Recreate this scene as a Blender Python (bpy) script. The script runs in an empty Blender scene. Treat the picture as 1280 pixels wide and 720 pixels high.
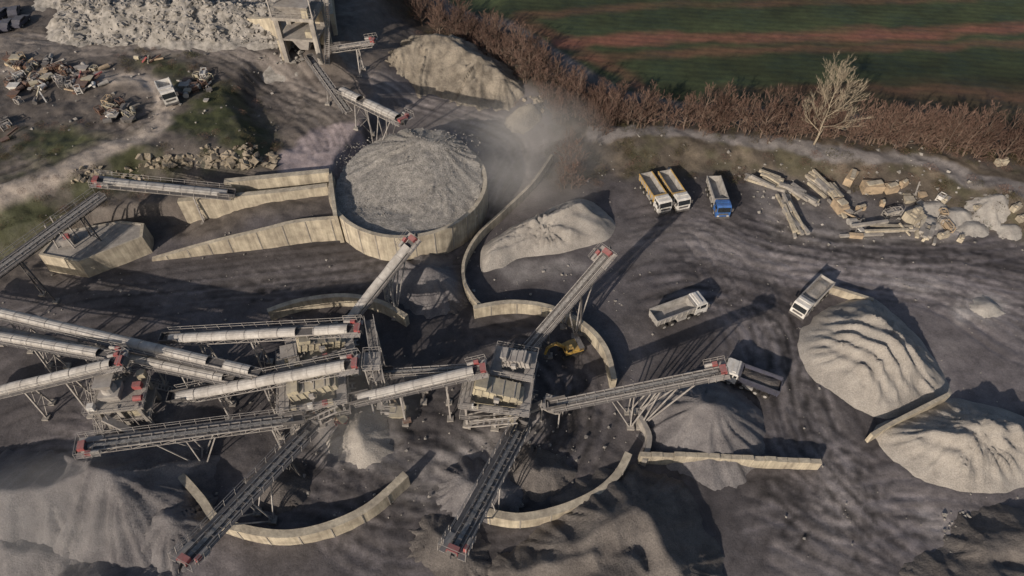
import bpy, math, random
import numpy as np
from mathutils import Vector, Matrix
random.seed(7); np.random.seed(7)
sc=bpy.context.scene
R=math.radians
# ---------------------------------------------------------------- camera (drone)
CH=76.0; PITCH=R(50); F=1280*24/36
cam=bpy.data.objects.new("camera",bpy.data.cameras.new("camera")); sc.collection.objects.link(cam)
cam.location=(0,0,CH); cam.rotation_euler=(R(90)-PITCH,0,0); cam.data.lens=24; cam.data.sensor_width=36; cam.data.clip_end=6000
sc.camera=cam
cp,sp=math.cos(PITCH),math.sin(PITCH)
# site survey: converts plan marks to metres on a level of height z
def P(u,v,z=0.0):
    dx=u-640; dy=360-v
    d=(dx, cp*F+sp*dy, -sp*F+cp*dy)
    t=(z-CH)/d[2]
    return Vector((d[0]*t,d[1]*t,z))
def PP(l,z=0): return [P(a,b,z) for a,b in l]
# ---------------------------------------------------------------- noise
_T=np.random.rand(256,256)
def vn(x,y):
    xi=np.floor(x).astype(int); yi=np.floor(y).astype(int); fx=x-xi; fy=y-yi
    fx=fx*fx*(3-2*fx); fy=fy*fy*(3-2*fy)
    a=_T[xi&255,yi&255]; b=_T[(xi+1)&255,yi&255]; c=_T[xi&255,(yi+1)&255]; d=_T[(xi+1)&255,(yi+1)&255]
    return (a*(1-fx)+b*fx)*(1-fy)+(c*(1-fx)+d*fx)*fy
def fbm(x,y,s=1.0,o=4,seed=0):
    r=0;a=.5;f=1/s;t=0
    for i in range(o):
        r=r+a*(vn(x*f+seed*17.3+i*31.7,y*f+seed*9.1+i*11.3)-.5); t+=a; a*=.5; f*=2.03
    return r/t*2
def sdist(X,Y,poly):
    d=np.full(X.shape,1e9); ins=np.zeros(X.shape,bool); n=len(poly)
    for i in range(n):
        ax,ay=poly[i][0],poly[i][1]; bx,by=poly[(i+1)%n][0],poly[(i+1)%n][1]
        ex,ey=bx-ax,by-ay; L=ex*ex+ey*ey+1e-12
        t=np.clip(((X-ax)*ex+(Y-ay)*ey)/L,0,1)
        d=np.minimum(d,np.hypot(X-ax-t*ex,Y-ay-t*ey))
        c=((ay>Y)!=(by>Y))&(X<(bx-ax)*(Y-ay)/(by-ay+1e-12)+ax); ins^=c
    return np.where(ins,d,-d)
def ldist(X,Y,pts):
    d=np.full(X.shape,1e9)
    for i in range(len(pts)-1):
        ax,ay=pts[i][0],pts[i][1]; bx,by=pts[i+1][0],pts[i+1][1]
        ex,ey=bx-ax,by-ay; L=ex*ex+ey*ey+1e-12
        t=np.clip(((X-ax)*ex+(Y-ay)*ey)/L,0,1)
        d=np.minimum(d,np.hypot(X-ax-t*ex,Y-ay-t*ey))
    return d
def sst(x,a,b):
    t=np.clip((x-a)/(b-a),0,1); return t*t*(3-2*t)
def smooth(pts,n=8,closed=False):
    pts=[Vector(p) for p in pts]; out=[]; m=len(pts)
    rng=range(m) if closed else range(m-1)
    for i in rng:
        if closed: p0,p1,p2,p3=pts[i-1],pts[i],pts[(i+1)%m],pts[(i+2)%m]
        else: p0,p1,p2,p3=pts[max(i-1,0)],pts[i],pts[i+1],pts[min(i+2,m-1)]
        for k in range(n):
            t=k/n
            out.append(.5*((2*p1)+(-p0+p2)*t+(2*p0-5*p1+4*p2-p3)*t*t+(-p0+3*p1-3*p2+p3)*t**3))
    if not closed: out.append(pts[-1])
    return out
# ---------------------------------------------------------------- terrain function
R1=PP([(-700,360),(-100,318),(30,283),(110,262),(215,256),(320,246),(408,236),(424,190),(480,120),(560,60),(560,-250),(-900,-250)],3.5)
R1b=PP([(188,326),(260,306)],.8)+PP([(330,288),(372,279),(430,273),(430,230),(330,240),(215,250),(185,270)],3.0)
R2=PP([(-500,330),(0,256),(100,226),(165,205),(240,192),(310,188),(330,160),(300,110),(330,80),(430,70),(520,-40),(520,-260),(-1200,-260)],6.3)
R3=PP([(690,160),(800,178),(950,188),(1100,206),(1200,232),(1290,262),(1700,330),(2000,-420),(500,-420),(640,70)],2.5)
XA=P(195,322,.6).x; XB=P(360,280,3).x
def H(X,Y):
    X=np.asarray(X,float);Y=np.asarray(Y,float)
    fd=(1-sst(X,-26,-16)*sst(Y,95,110))
    a0=sst(sdist(X,Y,R1),-1.6,.8)*3.4
    a1=sst(sdist(X,Y,R1b),-.4,.5)*(.2+3.2*sst(X,XA,XB))
    a=np.maximum(a0,a1)*fd
    b=sst(sdist(X,Y,R2)+fbm(X,Y,9,3,3)*1.5,-1.8,3.2)*2.9
    c=sst(sdist(X,Y,R3),-5,3)*2.5
    far=np.clip((Y-200)/1500,0,1)*18*(.6+fbm(X,Y,500,2,8))
    return a+b+c+fbm(X,Y,28,3,1)*.45+far
# ---------------------------------------------------------------- terrain grid
def axis(a,b,st,lo,hi):
    mid=list(np.arange(a,b,st)); up=[];x=b;d=st
    while x<hi: up.append(x); d*=1.25; x+=d
    up.append(hi); dn=[];x=a-st;d=st
    while x>lo: dn.append(x); d*=1.25; x-=d
    dn.append(lo); return np.array(dn[::-1]+mid+up),len(dn)
xs,ixo=axis(-122,122,.3,-2600,2600); ys,iyo=axis(18,172,.3,-900,3500)
X,Y=np.meshgrid(xs,ys); nx,ny=len(xs),len(ys)
Z=H(X,Y)
def Hs(x,y):
    if -121<x<121 and 19<y<171:
        return float(Z[int((y-18)/.3+.5)+iyo,int((x+122)/.3+.5)+ixo])
    return float(H(np.array([x]),np.array([y]))[0])
def G(u,v,dz=0):
    z=0
    for i in range(6):
        p=P(u,v,z); h=Hs(p.x,p.y); z=.5*z+.5*h if i>2 else h
    p=P(u,v,z); p.z=Hs(p.x,p.y)+dz; return p
# ---------------------------------------------------------------- materials
MATS={}
def newmat(name):
    m=bpy.data.materials.new(name); m.use_nodes=True; nt=m.node_tree; return m,nt,nt.nodes["Principled BSDF"]
def mat(name,c1,c2=None,scale=1.5,rough=.8,metal=0,bump=.0,bscale=8,dust=.0,spec=.3,speck=0,sscale=9,streak=0):
    m,nt,b=newmat(name); N=nt.nodes; L=nt.links
    c2=c2 or tuple(x*.6 for x in c1)
    geo=N.new("ShaderNodeNewGeometry")
    def nz(sc_,de=7,ro=.65,vec=None):
        n=N.new("ShaderNodeTexNoise"); n.inputs["Scale"].default_value=sc_; n.inputs["Detail"].default_value=de; n.inputs["Roughness"].default_value=ro
        L.new(vec or geo.outputs["Position"],n.inputs["Vector"]); return n
    n=nz(scale)
    r=N.new("ShaderNodeValToRGB"); r.color_ramp.elements[0].position=.36; r.color_ramp.elements[1].position=.62
    r.color_ramp.elements[0].color=(*c2,1); r.color_ramp.elements[1].color=(*c1,1)
    L.new(n.outputs["Fac"],r.inputs["Fac"]); out=r.outputs["Color"]
    def mult(out,fac,lo,hi):
        g=N.new("ShaderNodeMapRange"); g.inputs[1].default_value=.33; g.inputs[2].default_value=.67; g.inputs[3].default_value=lo; g.inputs[4].default_value=hi; L.new(fac,g.inputs[0])
        v=N.new("ShaderNodeVectorMath"); v.operation='SCALE'; L.new(out,v.inputs[0]); L.new(g.outputs[0],v.inputs["Scale"]); return v.outputs[0]
    if speck>0: out=mult(out,nz(sscale,3,.8).outputs["Fac"],1-speck,1+speck)
    if streak>0:   # rain streaks running down vertical faces
        mp=N.new("ShaderNodeMapping"); mp.inputs["Scale"].default_value=(1.6,1.6,.12); L.new(geo.outputs["Position"],mp.inputs["Vector"])
        out=mult(out,nz(1.0,5,.7,mp.outputs[0]).outputs["Fac"],1-streak,1+streak*.5)
    if dust>0:   # grey dust settling on upward faces
        sx=N.new("ShaderNodeSeparateXYZ"); L.new(geo.outputs["Normal"],sx.inputs[0])
        mr=N.new("ShaderNodeMapRange"); mr.inputs[1].default_value=.2; mr.inputs[2].default_value=1; mr.inputs[3].default_value=dust*.4; mr.inputs[4].default_value=dust
        L.new(sx.outputs["Z"],mr.inputs[0])
        n2=nz(2.7,5)
        mu=N.new("ShaderNodeMath"); mu.operation='MULTIPLY'; L.new(mr.outputs[0],mu.inputs[0])
        m2=N.new("ShaderNodeMath"); m2.operation='MULTIPLY'; m2.inputs[1].default_value=1.9; L.new(n2.outputs["Fac"],m2.inputs[0]); L.new(m2.outputs[0],mu.inputs[1]); mu.use_clamp=True
        mx=N.new("ShaderNodeMixRGB"); mx.inputs[2].default_value=(.26,.245,.235,1); L.new(mu.outputs[0],mx.inputs[0]); L.new(out,mx.inputs[1]); out=mx.outputs[0]
    L.new(out,b.inputs["Base Color"])
    b.inputs["Roughness"].default_value=rough; b.inputs["Metallic"].default_value=metal
    b.inputs["Specular IOR Level"].default_value=spec
    if bump>0:
        nb=nz(bscale,6,.72)
        bp=N.new("ShaderNodeBump"); bp.inputs["Strength"].default_value=1; bp.inputs["Distance"].default_value=bump
        L.new(nb.outputs["Fac"],bp.inputs["Height"]); L.new(bp.outputs[0],b.inputs["Normal"])
    MATS[name]=m; return m
mat("steel",(.42,.4,.375),(.23,.21,.2),1.1,.8,0,dust=.5)
mat("steel_dark",(.1,.095,.095),(.05,.047,.048),1.2,.85,0,dust=.4)
mat("cover",(.56,.54,.51),(.38,.36,.335),.7,.85,0,dust=.25,spec=.15,streak=.2)
mat("belt",(.07,.066,.067),(.038,.035,.036),2.5,.9,dust=.3)
mat("ore",(.3,.29,.28),(.15,.145,.14),3,.95,bump=.1)
mat("cream",(.5,.45,.32),(.29,.26,.2),1.0,.75,dust=.45)
mat("red",(.36,.055,.06),(.22,.05,.05),2,.75,dust=.4)
mat("concrete",(.52,.465,.36),(.32,.28,.22),.55,.9,bump=.05,bscale=4,dust=.2,streak=.35)
mat("concrete_grey",(.38,.355,.32),(.21,.195,.18),.5,.9,bump=.05,bscale=4,dust=.3,streak=.3)
mat("tanblock",(.45,.35,.24),(.28,.22,.16),1,.9,bump=.03)
mat("rust",(.14,.07,.045),(.065,.037,.028),2,.85,dust=.25)
mat("white",(.72,.71,.68),(.5,.48,.45),1.2,.5,dust=.25,spec=.4)
mat("yellow",(.58,.36,.06),(.38,.24,.06),1.2,.55,dust=.3,spec=.4)
mat("blue",(.03,.13,.42),(.02,.08,.22),1.2,.5,dust=.15,spec=.4)
mat("navy",(.04,.045,.08),(.025,.028,.045),1.2,.5,dust=.3,spec=.4)
mat("bedgrey",(.4,.385,.365),(.23,.22,.205),1.3,.7,0,dust=.4)
mat("tyre",(.025,.024,.024),(.06,.055,.05),3,.9)
mat("glass",(.02,.025,.03),(.015,.018,.02),1,.15,spec=.7)
mat("gravel",(.37,.345,.315),(.26,.242,.222),.4,.97,bump=.13,bscale=5,speck=.22,sscale=7)
mat("gravel_coarse",(.33,.315,.295),(.19,.182,.172),1.2,.97,bump=.24,bscale=4,speck=.35,sscale=6)
mat("gravel_dark",(.165,.15,.14),(.09,.082,.079),.35,.97,bump=.15,bscale=4,speck=.25,sscale=6)
mat("gravel_blue",(.205,.195,.197),(.115,.109,.115),.3,.97,bump=.14,bscale=4,speck=.22,sscale=6)
mat("sand_pale",(.4,.38,.35),(.26,.245,.23),.6,.97,bump=.08,bscale=5,speck=.15,sscale=7)
mat("earth",(.31,.275,.225),(.16,.14,.115),.4,.97,bump=.4,bscale=1.8,speck=.25)
mat("rock",(.36,.34,.315),(.18,.17,.155),.9,.95,bump=.08,bscale=4)
mat("rock_warm",(.36,.31,.24),(.17,.145,.11),.7,.95,bump=.1,bscale=3)
mat("bark",(.18,.135,.11),(.085,.063,.052),.35,.95,spec=.1)
mat("twig",(.2,.132,.107),(.085,.053,.044),.13,.95,spec=.1)
mat("twig_pale",(.36,.31,.235),(.24,.2,.155),.8,.95,spec=.1)
mat("shrub",(.065,.068,.028),(.085,.058,.036),.3,.9)
# ---------------------------------------------------------------- mesh builder
class MB:
    def __init__(s): s.v=[]; s.f=[]; s.m=[]; s.ml=[]; s.M=None
    def mi(s,n):
        if n not in s.ml: s.ml.append(n)
        return s.ml.index(n)
    def add(s,vs,fs,m):
        o=len(s.v); k=s.mi(m)
        for v in vs:
            v=Vector(v); s.v.append(s.M@v if s.M else v)
        for f in fs: s.f.append([i+o for i in f]); s.m.append(k)
    def box(s,c,d,m,rz=0,rx=0,ry=0):
        q=Matrix.Rotation(rz,3,'Z')@Matrix.Rotation(ry,3,'Y')@Matrix.Rotation(rx,3,'X'); c=Vector(c)
        vs=[c+q@Vector((x*d[0]/2,y*d[1]/2,z*d[2]/2)) for z in(-1,1) for x,y in((-1,-1),(1,-1),(1,1),(-1,1))]
        s.add(vs,[(3,2,1,0),(4,5,6,7),(0,1,5,4),(1,2,6,5),(2,3,7,6),(3,0,4,7)],m)
    def frustum(s,c,b,t,h,m,off=(0,0)):
        c=Vector(c); vs=[c+Vector((x*b[0]/2,y*b[1]/2,0)) for x,y in((-1,-1),(1,-1),(1,1),(-1,1))]+[c+Vector((x*t[0]/2+off[0],y*t[1]/2+off[1],h)) for x,y in((-1,-1),(1,-1),(1,1),(-1,1))]
        s.add(vs,[(3,2,1,0),(4,5,6,7),(0,1,5,4),(1,2,6,5),(2,3,7,6),(3,0,4,7)],m)
    def beam(s,a,b,w,h,m,up=None):
        a=Vector(a);b=Vector(b); d=(b-a)
        if d.length<1e-4: return
        d.normalize(); u=Vector((0,0,1)) if up is None else up
        if abs(d.dot(u))>.98: u=Vector((1,0,0))
        sd=d.cross(u).normalized(); uu=sd.cross(d)
        o=[sd*x*w/2+uu*y*h/2 for x,y in((-1,-1),(1,-1),(1,1),(-1,1))]
        s.add([a+q for q in o]+[b+q for q in o],[(3,2,1,0),(4,5,6,7),(0,1,5,4),(1,2,6,5),(2,3,7,6),(3,0,4,7)],m)
    def tube(s,a,b,r0,r1,m,n=10,cap=True):
        a=Vector(a);b=Vector(b); d=(b-a).normalized(); u=Vector((0,0,1)) if abs(d.z)<.95 else Vector((1,0,0))
        x=d.cross(u).normalized(); y=x.cross(d)
        vs=[a+(x*math.cos(2*math.pi*i/n)+y*math.sin(2*math.pi*i/n))*r0 for i in range(n)]+[b+(x*math.cos(2*math.pi*i/n)+y*math.sin(2*math.pi*i/n))*r1 for i in range(n)]
        fs=[(i,(i+1)%n,n+(i+1)%n,n+i) for i in range(n)]
        if cap: fs+=[tuple(range(n))[::-1],tuple(range(n,2*n))]
        s.add(vs,fs,m)
    def prism(s,prof,y0,y1,m):
        n=len(prof); vs=[(x,y0,z) for x,z in prof]+[(x,y1,z) for x,z in prof]
        s.add(vs,[(i,(i+1)%n,n+(i+1)%n,n+i) for i in range(n)]+[tuple(range(n))[::-1],tuple(range(n,2*n))],m)
    def rock(s,c,r,m,sq=(1,1,.7)):
        c=Vector(c); q=Matrix.Rotation(random.random()*6.3,3,'Z')@Matrix.Rotation(random.random()*3,3,'X')
        base=[(0,0,1),(0,0,-1)]+[(math.cos(a),math.sin(a),z) for a,z in [(0,.3),(1.2,-.3),(2.5,.35),(3.7,-.3),(5,.2)]]
        vs=[c+Vector([k*w for k,w in zip(q@(Vector(b)*r*random.uniform(.7,1.25)),sq)]) for b in base]
        fs=[]
        for i in range(5): j=(i+1)%5; fs+=[(0,2+i,2+j),(1,2+j,2+i)]
        s.add(vs,fs,m)
    def done(s,name,sm=False):
        if not s.v: return None
        A=np.array([tuple(v) for v in s.v]); c=A.mean(0); c[2]=A[:,2].min(); A-=c
        me=bpy.data.meshes.new(name); me.from_pydata(A.tolist(),[],s.f)
        for n in s.ml: me.materials.append(MATS[n])
        me.polygons.foreach_set("material_index",s.m)
        if sm: me.polygons.foreach_set("use_smooth",[True]*len(s.f))
        me.update(); o=bpy.data.objects.new(name,me); o.location=c; sc.collection.objects.link(o); return o
def frame(p,yaw,scl=1): return Matrix.Translation(p)@Matrix.Rotation(yaw,4,'Z')@Matrix.Scale(scl,4)
# ---------------------------------------------------------------- TERRAIN COLOUR
C=np.zeros(X.shape+(4,)); C[...,3]=0
W=np.stack([X+fbm(X,Y,7,4,11)*2.2,Y+fbm(X,Y,7,4,12)*2.2])
def paint(mask,col,rough=None):
    m=mask[...,None]; C[...,:3]=C[...,:3]*(1-m)+np.array(col)*m
def pm(l,z=0,soft=1.5,k=1): return sst(sdist(W[0],W[1],PP(l,z)),-soft,soft)*k
def lm(l,z,w,soft=1.2,k=1): return (1-sst(ldist(W[0],W[1],smooth(PP(l,z),5)),w-soft,w+soft))*k
n1=fbm(X,Y,22,5,21)[...,None]; n2=fbm(X,Y,5,4,22)[...,None]
C[...,:3]=np.array([.104,.095,.099])*(1+.6*n1+.45*n2)
# yard lighter compacted surface right side
yard=pm([(760,260),(960,280),(1090,300),(1400,330),(1500,760),(1000,760),(1060,600),(980,440),(900,360),(760,370)],0,5)
paint(yard*.8,(.155,.141,.147)); 
st=sst(fbm(X*.35+Y*.2,Y*1.3,10,4,31),-.1,.5)
paint(yard*st*.75,(.08,.073,.077))
paint(yard*sst(fbm(X,Y,13,5,33),.2,.6)*.65,(.25,.232,.232))
paint(yard*sst(fbm(X,Y,16,5,34),.2,.45)*.75,(.055,.05,.053))
# paler haul lanes worn by traffic
for l,w,k in [([(1400,450),(1290,410),(1150,345),(960,325),(860,300),(790,320)],3.2,.55),([(1010,760),(1060,620),(1035,560),(990,450),(950,400)],2.8,.45),([(1290,650),(1150,635),(1050,630)],2.5,.4),([(640,180),(600,240),(568,290),(480,330),(300,350),(100,375),(-50,420)],2.6,.4),([(780,380),(800,430),(790,480)],2,.3)]:
    paint(lm(l,0,w,2.5,k)*(.5+.5*sst(fbm(X,Y,4,4,36),-.3,.3)),(.235,.215,.213))
for l,k in [([(1190,385),(1240,372),(1275,385),(1230,405),(1190,400)],.9),([(1130,255),(1180,262),(1225,285),(1200,300),(1140,285)],.9),([(1225,240),(1250,245),(1245,262),(1225,258)],.6),([(1100,345),(1180,352),(1190,362),(1110,358)],.5),([(1150,640),(1220,650),(1240,690),(1160,680)],.4),([(610,332),(700,325),(740,345),(640,352)],.7),([(930,215),(960,300),(1060,310),(1180,300),(1100,250),(1000,215)],.4)]:
    paint(pm(l,0,1.2,k)*(.7+.3*sst(fbm(X,Y,2,3,4),-.3,.3)),(.29,.272,.265))
# plant floor: darker spilt fines, light dust around screens
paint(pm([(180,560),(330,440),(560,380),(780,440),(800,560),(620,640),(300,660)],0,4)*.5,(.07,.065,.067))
for u,v,r,k in [(430,540,7,.8),(395,520,5,.7),(660,520,5,.4),(540,600,6,.3),(60,640,12,.4),(590,570,5,.35),(200,520,6,.3),(530,345,6,.4),(470,560,5,.5)]:
    p=P(u,v); paint((1-sst(np.hypot(W[0]-p.x,W[1]-p.y),r*.2,r))*k,(.28,.265,.26))
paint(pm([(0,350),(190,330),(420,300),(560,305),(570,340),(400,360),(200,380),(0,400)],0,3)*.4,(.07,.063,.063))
# upper-left: bare brown ground, grass, dirt roads
ul=pm([(-700,400),(0,340),(70,330),(190,290),(400,262),(412,200),(470,110),(520,40),(560,-250),(-1300,-250)],3.0,2)
paint(ul*.9,(.098,.085,.076))
paint(ul*sst(fbm(X,Y,9,4,35),0,.4)*.5,(.15,.13,.115))
gr=[([(-300,330),(0,245),(120,205),(190,165),(260,125),(330,150),(345,190),(240,210),(110,240),(0,300)],5.0),([(-200,150),(0,165),(80,160),(140,170),(60,205),(0,225),(-200,260)],6.3),([(90,0),(130,-20),(350,-30),(345,30),(120,45)],6.3),([(150,65),(230,70),(240,95),(180,100)],6.3),([(210,100),(290,105),(330,140),(250,170),(205,150)],6.3)]
for l,z in gr: paint(pm(l,z,2)*sst(fbm(X,Y,5,5,41),-.45,.15)*.9,(.046,.052,.022))
paint(lm([(-60,262),(0,240),(80,210),(150,183),(192,160),(207,138),(190,112),(120,96),(0,88)],6.3,1.9,.9),(.3,.262,.23))
paint(lm([(-30,55),(80,60),(180,60),(260,58),(330,80),(380,110),(420,160)],6,4.2,2.6,.8),(.19,.168,.153))
paint(pm([(345,190),(395,160),(450,155),(468,190),(420,214),(350,217)],3.5,.8)*.95,(.31,.265,.272))
# haul road north/east of round stockpile
paint(pm([(430,90),(560,110),(690,150),(770,175),(700,230),(640,260),(600,220),(560,170),(470,150)],1,3)*.75,(.175,.158,.153))
# verge and bank between yard and field
vb=pm([(700,150),(950,165),(1280,215),(1700,290),(1700,400),(1280,285),(1200,262),(1100,225),(960,212),(830,215),(760,215),(700,225)],1.5,2.5)
paint(vb*.85,(.085,.07,.053)); paint(vb*sst(fbm(X,Y,4,4,51),.0,.4)*.6,(.17,.14,.105)); paint(vb*sst(fbm(X,Y,5,4,52),.1,.4)*.5,(.055,.057,.027))
# field
fieldp=[(560,-10),(640,25),(720,75),(780,112),(860,128),(1000,135),(1280,165),(2200,300),(3500,-400),(500,-400)]
fm=sst(sdist(X,Y,PP(fieldp,2.5)),-1,1)
rows=np.sin((X*.12+Y*.993)*2*math.pi/1.6)*.5+.5
fcol=np.array([.03,.04,.018])[None,None]*(1+.8*fbm(X*.25,Y,10,5,61)[...,None]+.4*n2+.12*rows[...,None])
C[...,:3]=C[...,:3]*(1-fm[...,None])+fcol*fm[...,None]
paint(fm*sst(fbm(X*.3,Y,26,5,63),-.1,.45)*.75,(.062,.044,.027))
for l,w,k in [([(700,52),(850,48),(1000,46),(1150,42),(1300,36),(1500,30)],1.9,1.),([(720,72),(900,64),(1100,58),(1300,56)],1.4,.55),([(640,25),(700,45),(760,80),(800,110)],1.5,.6),([(650,20),(850,6),(1100,0),(1300,-8)],1.5,.4),([(760,44),(1000,38),(1300,28)],.5,.7),([(900,110),(1100,112),(1300,125)],1.2,.35)]:
    paint(lm(l,2.5,w,1.3,k)*fm*(.6+.4*sst(fbm(X*.3,Y,3,4,62),-.4,.3)),(.17,.075,.052))
paint(fm*sst(Y,175,420)*.5,(.06,.06,.03))
# hedgerow floor
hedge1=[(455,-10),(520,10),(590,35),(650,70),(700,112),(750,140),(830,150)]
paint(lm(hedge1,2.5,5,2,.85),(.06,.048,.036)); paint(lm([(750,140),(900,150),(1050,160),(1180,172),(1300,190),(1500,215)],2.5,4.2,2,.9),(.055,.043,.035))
paint(lm([(735,165),(850,170),(1000,184),(1100,197),(1200,217),(1290,242),(1500,300)],2.3,1.4,.5,.85),(.2,.187,.187))
# wheel tracks -----------------------------------------------
TR=np.zeros(X.shape); TH=np.zeros(X.shape)
def splat(pts,amp,hh):
    q=np.array([(p.x,p.y) for p in pts])
    ix=np.searchsorted(xs,q[:,0]); iy=np.searchsorted(ys,q[:,1])
    ok=(ix>1)&(ix<nx-2)&(iy>1)&(iy<ny-2); ix=ix[ok];iy=iy[ok]
    TR[iy,ix]=amp
    np.minimum.at(TH,(iy,ix),-hh)
def track(l,n,spread,z=0):
    base=smooth(PP(l,z),6)
    for k in range(n):
        o=random.gauss(0,spread); a=random.choice([-.4,-.35,-.5,.4,.35,.55])*random.uniform(.6,1.2); hh=random.uniform(.02,.14)
        ctl=[p+Vector((random.gauss(0,spread*.35),random.gauss(0,spread*.35),0)) for p in base[::6]]
        bb=smooth(ctl,40)
        i0=random.randint(0,len(bb)//2); i1=random.randint(len(bb)//2,len(bb)-1)
        for sd in (-1.,1.):
            L_=[]
            for i in range(i0,i1):
                d=(bb[i+1]-bb[i]); m=max(1,int(d.length/.22)); d.normalize() if d.length>0 else None
                nn=Vector((-d.y,d.x,0)); w=bb[i]+nn*(o+sd); w2=bb[i+1]+nn*(o+sd)
                for t in range(m): L_.append(w.lerp(w2,t/m))
            if L_: splat(L_,a,hh)
tr=[([(1400,470),(1290,420),(1150,350),(960,320),(860,290),(780,300)],26,3.5),([(1000,760),(1060,620),(1030,560),(985,450),(960,400),(900,330),(800,350)],26,3.2),
([(1290,650),(1150,640),(1050,640),(960,600),(900,640)],22,3.5),([(960,340),(1100,330),(1290,360),(1400,380)],18,3),([(860,300),(900,350),(960,420),(1000,560),(1120,680),(1280,740)],16,3),
([(640,180),(600,240),(570,290),(520,320),(300,350),(100,380),(-50,420)],18,2.2),([(600,410),(690,440),(720,500),(680,580),(600,600)],18,3),([(420,580),(520,620),(640,600),(560,540),(480,520)],18,3),
([(-20,560),(60,530),(140,540),(250,610)],10,2.5),([(1280,300),(1150,320),(1000,300),(900,270)],12,2.5),([(800,380),(870,360),(1000,400),(1010,520)],12,2.5),([(300,600),(340,620),(420,640),(480,690),(700,700)],12,2.5),([(250,360),(400,350),(520,330)],10,2)]
for l,n,s_ in tr: track(l,n,s_)
for l,n,s_ in [([(-60,262),(0,240),(80,210),(150,183),(192,160),(207,138),(190,112),(120,96),(0,88)],6,.4),([(-30,55),(80,60),(180,60),(260,58),(330,80),(380,110),(420,160)],18,2),([(430,90),(560,120),(640,150),(650,200)],14,2),([(230,70),(330,120),(400,150),(420,190)],12,2)]: track(l,n,s_,4)
def blur(A):
    B=A.copy(); B[1:-1,1:-1]=(A[1:-1,1:-1]*6+A[:-2,1:-1]*2+A[2:,1:-1]*2+A[1:-1,:-2]*2+A[1:-1,2:]*2+A[:-2,:-2]+A[2:,2:]+A[:-2,2:]+A[2:,:-2])/18; return B
TRb=blur(TR); THb=blur(TH)
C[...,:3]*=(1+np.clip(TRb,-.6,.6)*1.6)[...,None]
near=(1-sst(np.hypot(X,Y-90),150,230))
rg=(.06+.12*sst(fbm(X,Y,16,3,71),0,.5)+.34*pm([(150,540),(330,440),(560,400),(780,440),(800,560),(620,640),(300,680)],0,4)+.3*vb+.28*ul)*(1-fm)
Zf=Z+near*(rg*fbm(X,Y,2.6,4,72)*1.3+THb*1.7)+near*fm*rows*.05
C[...,:3]=np.clip(C[...,:3],.008,.6)
verts=np.stack([X,Y,Zf],-1).reshape(-1,3)
idx=np.arange(nx*ny).reshape(ny,nx)
fc=np.stack([idx[:-1,:-1],idx[:-1,1:],idx[1:,1:],idx[1:,:-1]],-1).reshape(-1,4)
def fastmesh(name,verts,faces,smooth_=True):
    me=bpy.data.meshes.new(name); me.vertices.add(len(verts)); me.vertices.foreach_set("co",verts.astype(np.float32).ravel())
    me.loops.add(faces.size); me.loops.foreach_set("vertex_index",faces.astype(np.int32).ravel())
    me.polygons.add(len(faces)); me.polygons.foreach_set("loop_start",np.arange(0,faces.size,faces.shape[1],dtype=np.int32))
    me.update(calc_edges=True); me.polygons.foreach_set("use_smooth",np.full(len(faces),smooth_)); me.update(); return me
me=fastmesh("ground",verts,fc)
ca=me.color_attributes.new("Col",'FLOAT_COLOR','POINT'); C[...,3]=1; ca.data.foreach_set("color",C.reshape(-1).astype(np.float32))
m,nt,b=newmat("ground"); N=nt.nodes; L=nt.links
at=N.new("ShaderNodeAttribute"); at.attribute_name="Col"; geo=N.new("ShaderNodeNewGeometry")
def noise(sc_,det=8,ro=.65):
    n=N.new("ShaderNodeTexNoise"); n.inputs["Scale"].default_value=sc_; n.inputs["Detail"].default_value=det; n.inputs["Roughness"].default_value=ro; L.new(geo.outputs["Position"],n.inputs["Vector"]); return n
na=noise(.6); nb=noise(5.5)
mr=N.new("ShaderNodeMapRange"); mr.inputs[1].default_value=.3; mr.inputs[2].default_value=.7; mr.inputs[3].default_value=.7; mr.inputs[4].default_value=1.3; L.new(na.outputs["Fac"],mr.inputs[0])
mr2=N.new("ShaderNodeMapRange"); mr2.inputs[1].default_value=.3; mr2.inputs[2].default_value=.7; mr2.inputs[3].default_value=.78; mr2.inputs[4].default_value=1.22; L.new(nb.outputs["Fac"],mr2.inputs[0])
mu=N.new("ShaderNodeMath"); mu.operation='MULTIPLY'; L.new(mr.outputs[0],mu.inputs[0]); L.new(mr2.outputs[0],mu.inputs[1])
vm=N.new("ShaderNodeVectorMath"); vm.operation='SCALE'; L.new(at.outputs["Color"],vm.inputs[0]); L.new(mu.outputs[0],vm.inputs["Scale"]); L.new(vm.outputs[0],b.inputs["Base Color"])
b.inputs["Specular IOR Level"].default_value=.35
rn=noise(.12,5); rm=N.new("ShaderNodeMapRange"); rm.inputs[1].default_value=.42; rm.inputs[2].default_value=.6; rm.inputs[3].default_value=.6; rm.inputs[4].default_value=.95; L.new(rn.outputs["Fac"],rm.inputs[0]); L.new(rm.outputs[0],b.inputs["Roughness"])
bp=N.new("ShaderNodeBump"); bp.inputs["Distance"].default_value=.09; bp.inputs["Strength"].default_value=1; L.new(noise(2.2,9,.72).outputs["Fac"],bp.inputs["Height"]); L.new(bp.outputs[0],b.inputs["Normal"])
me.materials.append(m); go=bpy.data.objects.new("ground",me); sc.collection.objects.link(go)
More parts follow.
